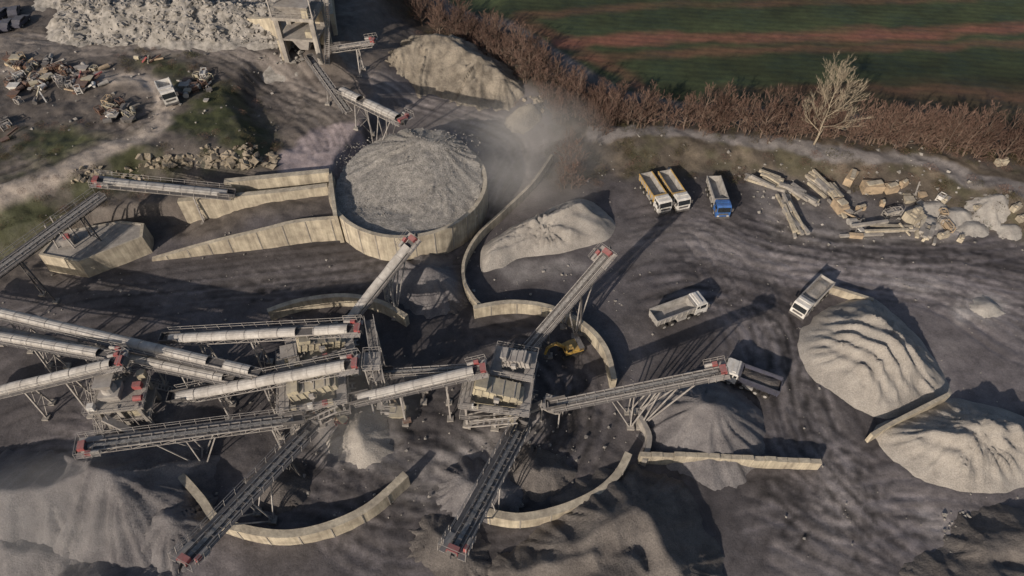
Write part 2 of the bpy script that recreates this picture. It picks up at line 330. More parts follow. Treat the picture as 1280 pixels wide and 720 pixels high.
# ---------------------------------------------------------------- PILES
def pile(name,segs,slope,m,poly=None,cap=None,clip=None,rip=0,nz=.25,gul=.3,res=.28,pslope=None,seed=0,rang=(.35,.94),rper=3.1,floor=None):
    pts=[Vector(p) for s_ in segs for p in s_]
    zm=max([p.z for p in pts]+[cap or 0])
    if poly: pts+=[Vector(p) for p in poly]
    ext=(0 if poly else zm/slope+3)+1
    x0=min(p.x for p in pts)-ext;x1=max(p.x for p in pts)+ext;y0=min(p.y for p in pts)-ext;y1=max(p.y for p in pts)+ext
    gx=np.arange(x0,x1,res);gy=np.arange(y0,y1,res);A,B=np.meshgrid(gx,gy); g=H(A,B)
    h=np.full(A.shape,-50.)
    wx=A+fbm(A,B,6,3,seed+2)*1.0; wy=B+fbm(A,B,6,3,seed+3)*1.0
    for s_ in segs:
        a,b_=Vector(s_[0]),Vector(s_[1]); ex,ey=b_.x-a.x,b_.y-a.y; LL=ex*ex+ey*ey+1e-9
        t=np.clip(((wx-a.x)*ex+(wy-a.y)*ey)/LL,0,1); d=np.hypot(wx-a.x-t*ex,wy-a.y-t*ey)
        ang=np.arctan2(wy-a.y-t*ey,wx-a.x-t*ex)
        hh=a.z+(b_.z-a.z)*t-slope*(np.sqrt(d*d+.06)-.25)
        q=t*math.sqrt(LL)/1.6
        hh+=gul*(vn(ang*9+seed,q+seed)-.5)*np.clip(d*.5,0,1.5)*1.2+gul*.6*(vn(ang*23+seed,q*2.3)-.5)*np.clip(d*.5,0,1.2)
        k=.3; mx=np.maximum(h,hh); h=mx+k*np.exp(-np.abs(h-hh)/k)*.35
    if floor is not None: h=np.maximum(h,floor+.5*fbm(A,B,5,3,seed))
    if poly:
        cx=sum(p[0] for p in poly)/len(poly); cy=sum(p[1] for p in poly)/len(poly)
        sd=sdist(A+fbm(A,B,4,3,seed+6)*.6,B+fbm(A,B,4,3,seed+7)*.6,poly)
        ang=np.arctan2(wy-cy,wx-cx)
        fur=np.abs(vn(ang*8+seed,sd*.08+3)-.5)*2+.5*np.abs(vn(ang*19+seed,sd*.15)-.5)*2-.6
        hp=g+(pslope or slope)*sd+gul*fur*sst(sd,.2,2.5)*1.6
        c_=(cap or 5)*(1+.3*fbm(A,B,9,3,seed+4)); k=.3
        hp=-k*np.log(np.exp(-np.clip(hp,-20,30)/k)+np.exp(-c_/k))
        h=np.maximum(h,hp) if segs else hp
    if rip: 
        w_=A*rang[0]+B*rang[1]+fbm(A,B,7,3,seed+5)*2.2
        rd=1-2*np.abs((w_/rper)%1-.5)      # sharp crests of truck-dumped rows
        h=h+rip*(rd-.5)*sst(h-g,1.2,3.2)*(.5+.9*vn(A/2.5+seed,B/2.5))
    h=h+nz*fbm(A,B,3.0,6,seed)*sst(h-g,-.2,1.2)
    keep=h>g-.25
    if clip is not None: keep&=clip(A,B)
    h=np.maximum(h,g-.6)
    ids=np.arange(A.size).reshape(A.shape)
    q=keep[:-1,:-1]|keep[:-1,1:]|keep[1:,1:]|keep[1:,:-1]
    if clip is not None: q=keep[:-1,:-1]&keep[:-1,1:]&keep[1:,1:]&keep[1:,:-1]
    fa=np.stack([ids[:-1,:-1],ids[:-1,1:],ids[1:,1:],ids[1:,:-1]],-1)[q]
    us,inv=np.unique(fa,return_inverse=True); vv=np.stack([A.ravel()[us],B.ravel()[us],h.ravel()[us]],-1)
    c=vv.mean(0); c[2]=vv[:,2].min(); me=fastmesh(name,vv-c,inv.reshape(-1,4)); me.materials.append(MATS[m])
    o=bpy.data.objects.new(name,me); o.location=c; sc.collection.objects.link(o)
    def hf(x,y):
        i=min(max(int((x-x0)/res),0),len(gx)-1); j=min(max(int((y-y0)/res),0),len(gy)-1); return h[j,i]
    return hf
S=lambda a,b:(P(*a),P(*b))
# round stockpile
rc=P(510,226,5); rr=(P(605,222,5)-P(413,222,5)).length/2
def incirc(A,B): return np.hypot(A-rc.x,B-rc.y)<rr-.3
hf_round=pile("round_gravel_stockpile",[S((522,172,7.4),(542,176,7.4)),S((530,190,6.9),(545,218,5.9))],.27,"gravel_coarse",clip=incirc,nz=.35,gul=.3,seed=5,floor=3.9)
pile("gravel_pile",[S((118,580,6.6),(138,586,6.6)),S((118,580,6),(60,610,4.5)),S((60,610,4.5),(-90,615,5))],.74,"gravel_blue",seed=11,gul=.6)
pile("gravel_pile",[S((200,650,3.2),(205,652,3.2))],.7,"gravel_blue",seed=31,gul=.5)
pile("gravel_pile",[S((800,636,5.6),(770,648,5.4)),S((770,648,5.2),(715,680,3.6)),S((810,642,5.2),(850,710,4.5)),S((740,690,4),(650,720,2.2)),S((790,700,4.6),(760,740,4.4))],.78,"gravel_dark",seed=12,gul=.5,nz=.4)
pile("gravel_pile",[S((884,505,5.1),(893,508,5.1))],.74,"gravel_blue",seed=13,gul=.4)
pile("gravel_pile",[S((838,548,1.4),(845,558,1.1))],.6,"gravel_dark",seed=33)
pile("gravel_pile",[],.72,"gravel",poly=smooth(PP([(1000,425),(1016,398),(1045,378),(1088,372),(1125,398),(1162,440),(1190,488),(1150,510),(1100,522),(1062,508),(1022,472),(1002,447)]),5,True),cap=4.5,rip=1.0,seed=14,nz=.4,gul=.5,rang=(.75,.66),rper=2.1)
pile("gravel_pile",[],.72,"gravel",poly=smooth(PP([(1092,540),(1130,520),(1185,497),(1240,508),(1300,530),(1330,580),(1290,606),(1200,616),(1140,592),(1105,565)]),5,True),cap=4.6,rip=.8,seed=15,nz=.4,gul=.5,rang=(.5,.86),rper=2.4)
pile("gravel_pile",[],.95,"gravel",poly=smooth(PP([(600,338),(604,308),(640,284),(690,260),(732,250),(768,280),(752,302),(700,316),(650,322),(625,334)]),5,True),cap=4.9,rip=.15,seed=16,gul=.7,nz=.3)
pile("gravel_pile",[S((528,332,3.8),(536,334,3.8))],.74,"gravel_blue",seed=17,gul=.4)
pile("gravel_pile",[S((560,362,1.3),(530,370,1.0))],.5,"gravel_dark",seed=18)
pile("earth_pile",[S((532,42,7),(560,45,6.6)),S((560,45,6.6),(600,72,5.4)),S((600,72,5.4),(628,94,3.8)),S((500,62,4.8),(532,42,7))],.74,"earth",seed=19,nz=1.1,gul=.9)
pile("earth_pile",[S((655,132,3.8),(668,128,4.0))],1.5,"earth",seed=25,nz=.8)
hf_rub=pile("rubble_mound",[S((100,8,9.8),(230,2,11)),S((230,2,11),(340,14,9.8)),S((90,-40,11),(350,-50,12))],.5,"rock",seed=20,nz=1.6)
for u,v,z in [(1165,262,1.0),(1190,272,1.2),(1210,286,.9),(1240,252,1.1),(1150,280,.9),(1262,290,.8),(1232,388,.7)]:
    q=G(u,v,z); pile("sand_heap",[(q,q+Vector((1.2,.3,0)))],.55,"sand_pale",seed=int(u),nz=.3)
pile("earth_pile",[S((1240,690,2.0),(1300,680,2.4)),S((1190,735,2),(1290,730,2.6))],.5,"gravel_dark",seed=21,nz=1.2)
pile("gravel_pile",[S((60,690,1.8),(-20,680,2.2)),S((70,735,2),(150,745,2))],.45,"gravel_blue",seed=22,nz=.8)
pile("gravel_pile",[S((445,535,2.2),(452,540,2.0))],.65,"gravel",seed=23)
pile("gravel_pile",[S((545,668,1.2),(575,690,1.4))],.5,"gravel_dark",seed=24,nz=.6)
pile("gravel_pile",[S((330,600,1.8),(345,606,1.8))],.65,"gravel_dark",seed=26,nz=.4)
pile("gravel_pile",[S((585,602,1.8),(625,610,1.5))],.6,"gravel_blue",seed=27,nz=.5)
pile("gravel_pile",[S((670,585,1.5),(690,590,1.3))],.6,"gravel_dark",seed=28,nz=.5)
# ---------------------------------------------------------------- WALLS
def wall(name,tops,th,m="concrete",hb=None,ribs=0):
    mb=MB(); n=len(tops); nr=[]
    for i in range(n):
        a=tops[max(i-1,0)];b_=tops[min(i+1,n-1)]; d=Vector((b_.x-a.x,b_.y-a.y,0)).normalized(); nr.append(Vector((-d.y,d.x,0)))
    vs=[]
    for p,q in zip(tops,nr):
        zb=(hb if hb is not None else min(Hs(p.x+q.x*2,p.y+q.y*2),Hs(p.x-q.x*2,p.y-q.y*2)))-.6
        for s_,z in((1,p.z),(-1,p.z),(-1,zb),(1,zb)): v=p+q*s_*th/2; vs.append((v.x,v.y,z))
    fs=[]
    for i in range(n-1):
        for k in range(4): fs.append((4*i+k,4*i+(k+1)%4,4*i+4+(k+1)%4,4*i+4+k))
    fs+=[(3,2,1,0),(4*n-4,4*n-3,4*n-2,4*n-1)]
    mb.add(vs,fs,m)
    acc=0
    for i in range(n-1):
        acc+=(tops[i+1]-tops[i]).length
        if ribs and acc>ribs:
            acc=0; p=tops[i]; zb=vs[4*i+2][2]
            for s_ in(1,-1):
                q=p+nr[i]*s_*(th/2+.02); mb.beam((q.x,q.y,zb),(q.x,q.y,p.z-.05),.12,.08,"concrete_grey",up=nr[i])
    return mb.done(name)
arc=[Vector((rc.x+rr*math.cos(R(a)),rc.y+rr*math.sin(R(a)),4.9)) for a in np.linspace(-185,48,70)]
wall("round_stockpile_wall",arc,.6,ribs=2.4)
wall("retaining_wall",smooth(PP([(190,323)],.6)+PP([(260,303)],2.2)+PP([(330,286)],3.7)+PP([(372,276)],4.2)+PP([(428,271)],4.4),6),.7,ribs=3)
wall("retaining_wall",smooth(PP([(222,250),(300,243),(360,237),(409,231)],4.9),4),.9)
wall("retaining_wall",smooth(PP([(280,226),(340,220),(411,213)],5.8),4),1.0)
wall("retaining_wall",PP([(412,214),(415,240),(419,270)],5.4),.6)
wall("ring_wall",smooth(PP([(592,384),(640,377),(690,384),(732,406),(757,435),(768,474)],2.0),8),.7,"concrete",ribs=3)
wall("ring_wall",smooth(PP([(786,566),(772,592),(745,616),(700,636),(650,646),(610,640)],2.0),8),.9,"concrete",ribs=3)
wall("ring_wall",smooth(PP([(334,388),(375,375),(430,369),(475,377),(508,395)],2.0),8),.7,"concrete")
wall("ring_wall",smooth(PP([(186,568),(222,592),(250,622),(270,648),(310,662),(360,667),(412,656),(462,632),(507,592)],2.2),8),.9,"concrete",ribs=3)
wall("ring_wall",smooth(PP([(800,520),(812,545),(806,575)],1.4),6),.6,"concrete_grey")
wall("kerb_wall",smooth(PP([(690,193),(665,228),(630,262),(598,292),(581,322),(580,350),(592,372),(600,380)],1.6),8),.45,"concrete")
wall("kerb_wall",smooth(PP([(1034,356),(1060,364),(1092,374)],1.2),4),.5,"concrete")
wall("kerb_wall",smooth(PP([(1090,543),(1120,526),(1187,492)],1.9),4),.45,"concrete")
mb=MB(); a=P(800,568,1.7); b_=P(1028,576,1.7); n=16
for i in range(n):
    p=a.lerp(b_,i/n);q=a.lerp(b_,(i+.97)/n); st_=[.0,.1,.0,.35,.3,.3,.3,.15,.1,.12,-.1,0,-.15,-.2,-.15,-.25][i]
    p.z=q.z=.5+st_; mb.beam(p,q,.6,2.6,"concrete")
mb.done("concrete_block_wall")
# ---------------------------------------------------------------- CONVEYORS
def conveyor(a,b_,w=1.1,cover=None,legs=(.5,),vee=(),head=True,walk=1,name="belt_conveyor",truss=.75,ore=True,tail=True,steel="steel"):
    mb=MB(); A=P(*a);B=P(*b_); d=(B-A); Ln=d.length; d.normalize(); sd=d.cross(Vector((0,0,1))).normalized(); up=sd.cross(d)
    at=lambda t,x=0,y=0:A+d*t+sd*x+up*y
    mb.beam(at(0),at(Ln),w*.78,.06,"belt",up)
    if ore and not cover: mb.beam(at(1,0,.08),at(Ln-.6,0,.08),w*.4,.09,"ore",up)
    mb.beam(at(0,0,-.6),at(Ln,0,-.6),w*.5,.04,"belt",up)
    for s_ in(-1,1):
        mb.beam(at(0,s_*w/2),at(Ln,s_*w/2),.1,.18,"steel",up)
        mb.beam(at(.4,s_*w/2,-truss),at(Ln-.4,s_*w/2,-truss),.08,.09,steel,up)
        n=max(int(Ln/1.5),2)
        for i in range(n+1):
            t=.4+(Ln-.8)*i/n; mb.beam(at(t,s_*w/2,-.14),at(t,s_*w/2,-truss),.06,.06,steel,sd)
            if i<n:
                t2=.4+(Ln-.8)*(i+1)/n
                mb.beam(at(t,s_*w/2,-.14 if i%2 else -truss),at(t2,s_*w/2,-truss if i%2 else -.14),.05,.05,steel,sd)
    n=int(Ln/1.1)
    for i in range(n+1):
        t=Ln*i/n
        if not cover:
            for s_ in(-1,1): mb.beam(at(t,0,.02),at(t,s_*w*.48,.17),.07,.07,steel,up)
        if i%2==0: mb.beam(at(min(max(t,.5),Ln-.5),-w/2,-truss),at(min(max(t,.5),Ln-.5),w/2,-truss),.06,.06,steel)
    if cover:
        t=.9; k=7
        while t<Ln-1.2:
            t1=min(t+random.choice([2.3,2.3,1.9]),Ln-1.2); r=w*.56; rr_=r*random.uniform(.97,1.03); dz=random.uniform(-.02,.03)
            vs=[];
            for tt in(t+.03,t1-.03):
                for j in range(k+1):
                    an=math.pi*j/k; vs.append(at(tt,math.cos(an)*rr_,.08+dz+math.sin(an)*rr_*.8))
            if random.random()>.04: mb.add(vs,[(j,j+1,k+2+j,k+1+j) for j in range(k)],cover)
            vs=[at(tt,math.cos(math.pi*j/k)*(r+.03),.08+math.sin(math.pi*j/k)*(r*.8+.04)) for tt in(t-.04,t+.04) for j in range(k+1)]
            mb.add(vs,[(j,j+1,k+2+j,k+1+j) for j in range(k)],"steel")
            t=t1
    if walk:
        for s_ in ((-1,1) if walk==2 else (walk,)):
            c=s_*(w/2+.34); mb.beam(at(.5,c,-.1),at(Ln-.3,c,-.1),.46,.04,"steel_dark",up)
            e=s_*(w/2+.58)
            for hh in(.45,.9): mb.beam(at(.5,e,hh),at(Ln-.3,e,hh),.045,.045,"steel",up)
            n=int(Ln/1.6)
            for i in range(n+1): t=.5+(Ln-.8)*i/n; mb.beam(at(t,e,-.1),at(t,e,.92),.045,.045,"steel",sd)
    for l in legs:
        fl=Vector((d.x,d.y,0)).normalized(); g=[]
        for s_ in(-1,1):
            tp=at(Ln*l,s_*w/2,-truss); ft=tp+sd*s_*(tp.z*.09); ft.z=Hs(ft.x,ft.y)-.3
            mb.beam(tp,ft,.18,.18,steel,fl); g.append((tp,ft)); mb.box((ft.x,ft.y,ft.z+.35),(.8,.8,.45),"concrete_grey")
        nb_=max(1,int((g[0][0]-g[0][1]).length/2.6))
        for i in range(nb_):
            a0=g[0][0].lerp(g[0][1],i/nb_);a1=g[1][0].lerp(g[1][1],(i+1)/nb_);b0=g[0][0].lerp(g[0][1],(i+1)/nb_);b1=g[1][0].lerp(g[1][1],i/nb_)
            mb.beam(a0,a1,.08,.08,steel,fl);mb.beam(b1,b0,.08,.08,steel,fl);mb.beam(b0,a1,.09,.09,steel,fl)
    for base,t1,t2 in vee:
        for s_ in(-1,1):
            ft=at(Ln*base,s_*(w/2+.5)); ft.z=Hs(ft.x,ft.y)-.2
            for t in(t1,t2,(t1+t2)/2): mb.beam(ft,at(Ln*t,s_*w/2,-truss),.13,.13,"steel",sd)
            mb.box((ft.x,ft.y,ft.z+.25),(.9,.9,.5),"concrete_grey")
        fa=at(Ln*base,-(w/2+.5));fb=at(Ln*base,(w/2+.5)); fa.z=fb.z=Hs(fa.x,fa.y)+1; mb.beam(fa,fb,.12,.12,steel)
    if head:
        mb.tube(at(Ln,-w*.45,0),at(Ln,w*.45,0),.34,.34,"steel_dark",12)
        mb.beam(at(Ln-.4,0,.55),at(Ln+.3,0,.45),w*.9,.08,"red",up)
        for s_ in(-1,1): mb.beam(at(Ln-.4,s_*w*.46,.28),at(Ln+.3,s_*w*.46,.22),.06,.5,"red",up)
        mb.beam(at(Ln+.4,0,.2),at(Ln+.48,0,-.5),w*.9,.08,"steel_dark",up)
        mb.beam(at(Ln-1.1,-w*.85,.2),at(Ln-.5,-w*.85,.2),.4,.5,"red",up)
        mb.tube(at(Ln-1.1,-w*.85,.3),at(Ln-1.9,-w*.85,.3),.2,.2,"steel",10)
        mb.beam(at(Ln-2.0,w*.8,-.05),at(Ln+.4,w*.8,-.05),.6,.05,"steel",up); mb.beam(at(Ln-2.0,-w*.85,-.1),at(Ln+.4,-w*.85,-.1),.7,.05,"steel",up)
        for s_ in(-1.2,1.15):
            for hh in(.5,.95): mb.beam(at(Ln-2.0,w*s_,hh),at(Ln+.4,w*s_,hh),.04,.04,"steel",up)
            for t in(-2.0,-1.2,-.4,.4): mb.beam(at(Ln+t,w*s_,-.1),at(Ln+t,w*s_,.95),.04,.04,"steel",sd)
        mb.beam(at(Ln+.4,-w*1.2,.95),at(Ln+.4,w*1.15,.95),.04,.04,"steel")
    if tail:
        for s_ in(-1,1): mb.beam(at(-.2,s_*w*.55,.3),at(2.2,s_*w*.55,.3),.06,.65,"steel_dark",up)
        mb.beam(at(-.3,0,.25),at(-.2,0,.25),w*1.1,.7,"steel_dark",up)
    return mb.done(name)
V=conveyor
CC="covered_belt_conveyor"
V((-110,365,7),(325,466,7),1.1,"cover",legs=(.3,.5,.7,.88),head=False,name=CC)
V((-110,390,5),(292,474,6),1.05,"cover",legs=(.4,.62,.85),head=False,name=CC)
V((-60,410,6),(150,446,8.5),1.05,"cover",legs=(.5,.8),name=CC)
V((-70,505,3.5),(152,452,9.5),1.2,"cover",legs=(.45,.68,.86),name=CC)
V((205,424,6.5),(448,411,9.5),1.15,"cover",legs=(.18,.45,.7),name=CC,walk=-1)
V((215,498,4),(445,455,9),1.3,"cover",legs=(.25,.5,.75),name=CC,walk=-1)
V((440,500,5),(605,461,8.6),1.15,"cover",legs=(.35,.7),name=CC)
V((470,466,5),(606,458,7),.9,None,legs=(.4,),head=False)
V((378,523,4.5),(102,559,8),1.15,None,legs=(.15,),vee=((.55,.42,.68),),walk=1)
V((392,532,3.5),(230,702,8.5),1.2,None,vee=((.55,.42,.72),),legs=(.25,),walk=2,steel="steel_dark")
V((652,532,3.5),(566,690,9),1.25,None,vee=((.55,.42,.72),),legs=(.22,),walk=2,steel="steel_dark")
V((686,507,4),(905,463,10.5),1.1,None,vee=((.52,.36,.62),(.58,.64,.84)),legs=(),walk=1)
V((645,450,3),(760,316,11.5),1.2,None,vee=((.62,.52,.8),),legs=(.3,.66),walk=1,steel="steel_dark")
V((430,408,4),(517,299,10.5),1.1,"cover",vee=((.55,.6,.8),),legs=(.55,))
V((292,243,5.2),(119,226,9.8),1.2,"cover",legs=(.3,),name=CC,walk=2)
V((-110,415,9),(128,242,8.8),1.35,None,legs=(.2,.5,.85),walk=2,head=False,steel="steel_dark")
V((425,113,7),(504,151,12),1.5,"cover",legs=(.3,),vee=((.55,.5,.85),),name=CC)
V((412,60,8),(467,52,10),1.1,None,legs=(.6,))
V((388,72,8),(437,140,6.5),1.1,None,legs=(.5,),head=False)
# ---------------------------------------------------------------- SCREENING PLANTS
def rails(mb,x0,x1,y0,y1,z,m="steel"):
    for hh in(.5,1.):
        for a,b_ in(((x0,y0),(x1,y0)),((x1,y0),(x1,y1)),((x1,y1),(x0,y1)),((x0,y1),(x0,y0))): mb.beam((*a,z+hh),(*b_,z+hh),.045,.045,m)
    n=max(2,int((x1-x0)/1.2))
    for i in range(n+1):
        x=x0+(x1-x0)*i/n
        for y in(y0,y1): mb.beam((x,y,z),(x,y,z+1),.045,.045,m)
    n=max(2,int((y1-y0)/1.2))
    for i in range(1,n):
        y=y0+(y1-y0)*i/n
        for x in(x0,x1): mb.beam((x,y,z),(x,y,z+1),.045,.045,m)
def stair(mb,a,b_,w=.8):
    a=Vector(a);b_=Vector(b_); d=b_-a; sd=Vector((d.x,d.y,0)).normalized().cross(Vector((0,0,1)))
    for s_ in(-1,1):
        mb.beam(a+sd*s_*w/2,b_+sd*s_*w/2,.08,.22,"steel"); mb.beam(a+sd*s_*w/2+Vector((0,0,1)),b_+sd*s_*w/2+Vector((0,0,1)),.045,.045,"steel")
    n=int(abs(d.z)/.3)
    for i in range(n): p=a+d*(i+.5)/n; mb.beam(p-sd*w/2,p+sd*w/2,.2,.04,"steel")
def screen(p,yaw,Lx=8,Ly=4.5,h=6,name="screening_plant",house="cream",levels=2,tilt=.25,extra=True):
    mb=MB(); mb.M=frame(p,yaw); x,y=Lx/2,Ly/2
    for ix in(-1,0,1):
        for iy in(-1,1): mb.beam((ix*x,iy*y,-.4),(ix*x,iy*y,h),.26,.26,"steel"); mb.box((ix*x,iy*y,.1),(1.0,1.0,.6),"concrete_grey")
    for l in range(1,levels+1):
        z=h*l/levels
        for iy in(-1,1): mb.beam((-x-.4,iy*y,z-.15),(x+.4,iy*y,z-.15),.2,.26,"steel")
        for ix in(-1,0,1): mb.beam((ix*x,-y-.4,z-.18),(ix*x,y+.4,z-.18),.2,.26,"steel")
        for ix in(-1,0):
            for iy in(-1,1): mb.beam((ix*x,iy*y,z-h/levels),((ix+1)*x,iy*y,z-.2),.1,.1,"steel",Vector((0,1,0)))
        if l==levels or l==1:
            zz=z+.03
            for (a,b_,c,d_) in((-x-.7,x+.7,-y-.7,-y+.3),(-x-.7,x+.7,y-.3,y+.7),(-x-.7,-x+.5,-y+.31,y-.31),(x-.5,x+.7,-y+.31,y-.31)):
                mb.box(((a+b_)/2,(c+d_)/2,zz),(b_-a,d_-c,.06),"steel_dark" if l==1 else "steel")
            rails(mb,-x-.7,x+.7,-y-.7,y+.7,zz)
    c=h+1.1; M0=mb.M; mb.M=M0@Matrix.Translation((0,0,c))@Matrix.Rotation(tilt,4,'Y')
    mb.box((0,0,0),(Lx*.78,Ly*.55,1.2),house); 
    for i in range(7):
        for s_ in(-1,1): mb.box((-Lx*.36+i*Lx*.72/6,s_*(Ly*.275+.06),0),(.1,.12,1.25),house)
    for i in range(4): mb.box((-Lx*.3+i*Lx*.2,0,.65),(.1,Ly*.53,.1),"steel")
    mb.box((-Lx*.28,0,.9),(Lx*.2,Ly*.5,.6),house); mb.tube((0,-Ly*.4,.1),(0,Ly*.4,.1),.22,.22,"steel_dark",10)
    mb.box((.2,-Ly*.42,.2),(.6,.4,.6),"steel"); mb.box((Lx*.42,0,-.3),(.7,Ly*.52,.9),house)
    mb.M=M0
    mb.frustum((0,0,h*.38),(Lx*.3,Ly*.3),(Lx*.74,Ly*.6),h*.5,house)
    mb.frustum((-Lx*.32,0,h*.3),(1,1),(Lx*.22,Ly*.45),h*.55,"steel")
    for s_ in(-1,1): mb.beam((x*.5,s_*y*.7,h*.8),(x*.9,s_*y*1.4,h*.25),.9,.6,house)
    if extra:
        stair(mb,(x+1.2,y+1.1,0),(-x+.5,y+1.1,h/levels)); stair(mb,(-x+.5,-y-1.2,h/levels),(x-.5,-y-1.2,h))
        for i in range(6): mb.box((random.uniform(-x,x),random.choice([-1,1])*(y+.3),h+.4),(.6,.4,.7),random.choice(["steel","steel","white","steel_dark","cream","red"]))
        for i in range(4): mb.tube((random.uniform(-x,x),random.choice([-1,1])*(y+.2),random.uniform(.3,1)*h),(random.uniform(-x,x),random.choice([-1,1])*(y+.2),random.uniform(.3,1)*h),.1,.1,"steel",6)
    return mb.done(name)
screen(G(412,462),R(20),6.6,3.8,5.6,house="cream")
screen(G(402,515),R(12),6.6,3.8,5,house="cream",tilt=-.2)
screen(G(622,518),R(-8),7,4,5.0,house="cream",tilt=.2)
screen(G(643,487),R(-12),3.8,3,6,house="steel",tilt=-.2,extra=False)
mb=MB(); mb.M=frame(G(172,518),R(8),.9)   # crusher tower
for ix in(-1,0,1):
    for iy in(-1,1): mb.box((ix*2.6,iy*2.2,2.6),(.5,.5,6.2),"concrete_grey")
mb.box((0,0,5.3),(6.6,5.2,.4),"concrete_grey"); mb.box((0,0,2.6),(6.2,4.8,.25),"steel")
rails(mb,-3.7,3.7,-3,3,5.55); rails(mb,-3.6,3.6,-3,3,2.75)
mb.frustum((-.8,0,5.56),(2.2,2.2),(2.6,2.6),1.3,"steel"); mb.tube((-.8,0,6.86),(-.8,0,7.7),1.0,.8,"steel",16); mb.frustum((-.8,0,7.7),(1.2,1.2),(2.3,2.1),1.2,"steel")
mb.box((2.3,.6,6.1),(1.1,.8,.8),"red"); mb.tube((2.2,-1.4,6.1),(3.3,-1.4,6.1),.4,.4,"red",12); mb.box((2.6,2.2,6.2),(1,.9,1.2),"cream"); mb.box((-3,-2,6.1),(.8,.8,.8),"white")
mb.box((.8,-1.2,3.4),(2.4,1.6,1.2),"cream"); mb.beam((-2,-2.8,4.5),(1.5,-4.2,1.5),.9,.6,"steel")
for i in range(5): mb.beam((-3.7+i*1.8,-3.05,-.2),(-2.8+i*1.5,-3.05,5.2),.1,.1,"steel")
stair(mb,(4.2,3.4,0),(-2,3.5,5.4)); stair(mb,(-4.1,-3,0),(-4.2,2.5,5.4))
mb.box((-1,-3.8,.5),(5,2.2,1.2),"concrete_grey"); mb.done("crusher_tower")
mb=MB(); mb.M=frame(G(375,472),R(15),.85)
mb.box((0,0,2.2),(3.4,3,4.6),"concrete_grey"); rails(mb,-2.2,2.2,-2,2,4.6); mb.box((0,0,4.55),(4.5,4.1,.1),"steel")
mb.tube((0,0,4.6),(0,0,6.2),1.2,1.0,"cream",14); mb.box((1.5,.8,5.2),(.8,.8,.8),"red"); mb.frustum((0,0,6.2),(1.4,1.4),(2.4,2.4),1,"steel"); mb.done("cone_crusher")
mb=MB(); mb.M=frame(G(478,498),R(4)); w_=.8
for ix in(-1,1):
    for iy in(-1,1): mb.beam((ix*w_,iy*1.1,-.4),(ix*w_,iy*1.1,8.5),.14,.14,"steel")
for l in range(1,6):
    z=l*1.65; mb.box((0,.7 if l%2 else -.7,z),(1.7,.8,.06),"steel")
    for ix in(-1,1): mb.beam((ix*w_,-1.1,z),(ix*w_,1.1,z),.08,.08,"steel"); mb.beam((ix*w_,-1.1,z),(ix*w_,1.1,z-1.65),.06,.06,"steel"); mb.beam((ix*w_,-1.1,z+.9),(ix*w_,1.1,z+.9),.04,.04,"steel")
    mb.beam((-w_,-1.1,z),(w_,-1.1,z-1.65),.06,.06,"steel",Vector((0,1,0))); stair(mb,(0,-1. if l%2 else 1.,z-1.65),(0,.7 if l%2 else -.7,z),.6)
mb.box((0,0,8.5),(2.0,2.6,.1),"steel"); rails(mb,-1,1,-1.3,1.3,8.55); mb.done("stair_tower")
mb=MB(); a=P(462,400,9.2); b_=P(474,476,7.2); d=(b_-a).normalized(); sd=d.cross(Vector((0,0,1))).normalized()
mb.beam(a,b_,1.0,.08,"steel_dark")
for s_ in(-1,1):
    for z in(0,.5,1.): mb.beam(a+sd*s_*.55+Vector((0,0,z)),b_+sd*s_*.55+Vector((0,0,z)),.06,.06,"steel")
    for i in range(9): p=a.lerp(b_,i/8)+sd*s_*.55; mb.beam(p,p+Vector((0,0,1)),.05,.05,"steel")
    for t in(.1,.9): p=a.lerp(b_,t)+sd*s_*.5; mb.beam(p,(p.x,p.y,Hs(p.x,p.y)-.2),.16,.16,"steel")
mb.done("steel_gangway")
mb=MB(); mb.M=frame(G(690,522),R(-20),.85); mb.frustum((0,0,2.2),(1.2,1.2),(3,2.6),1.8,"steel")
for ix in(-1,1):
    for iy in(-1,1): mb.beam((ix*1.3,iy*1.1,-.3),(ix*1.3,iy*1.1,4),.18,.18,"steel")
mb.beam((-1.5,0,3),(-4,-1,1),1.1,.6,"steel"); mb.box((0,1.6,3),(.8,.6,.8),"steel_dark"); mb.done("transfer_hopper")
mb=MB(); mb.M=frame(G(650,470),R(30),.8); mb.box((0,0,1.6),(3.2,2.6,3.6),"concrete_grey"); mb.box((0,0,3.5),(3.6,3,.2),"steel"); mb.box((0,-1.36,1.2),(.9,.1,2),"steel_dark"); mb.box((1,-1.36,2.2),(.8,.08,.7),"glass"); rails(mb,-1.7,1.7,-1.4,1.4,3.6); mb.done("control_cabin")
# foundation block / tunnel building at left
mb=MB(); tp=PP([(48,318),(70,290),(150,276),(180,279),(178,296),(98,327)],3.6); n=len(tp)
cc=sum(tp,Vector())/n; bt=[cc+(p-cc)*1.03 for p in tp]
for q in bt: q.z=-1
rim=[cc+(p-cc)*.93 for p in tp]; rl=[Vector((p.x,p.y,3.35)) for p in rim]
mb.add([*tp,*bt],[(i,n+i,n+(i+1)%n,(i+1)%n) for i in range(n)],"concrete")
mb.add([*tp,*rim],[(i,(i+1)%n,n+(i+1)%n,n+i) for i in range(n)],"concrete")
mb.add([*rim,*rl],[(i,(i+1)%n,n+(i+1)%n,n+i) for i in range(n)],"concrete_grey"); mb.add(rl,[tuple(range(n))],"concrete_grey")
c=P(85,303,3.6); mb.box((c.x,c.y,4.0),(1.6,1.2,1.1),"steel",.3); mb.box((c.x+.4,c.y,4.9),(.7,.6,.6),"red",.3)
for dx in(-1.2,1.2):
    for dy in(-.9,.9): mb.beam((c.x+dx,c.y+dy,3.3),(c.x+dx*.6,c.y+dy,8),.16,.16,"steel")
mb.done("concrete_tunnel_block")
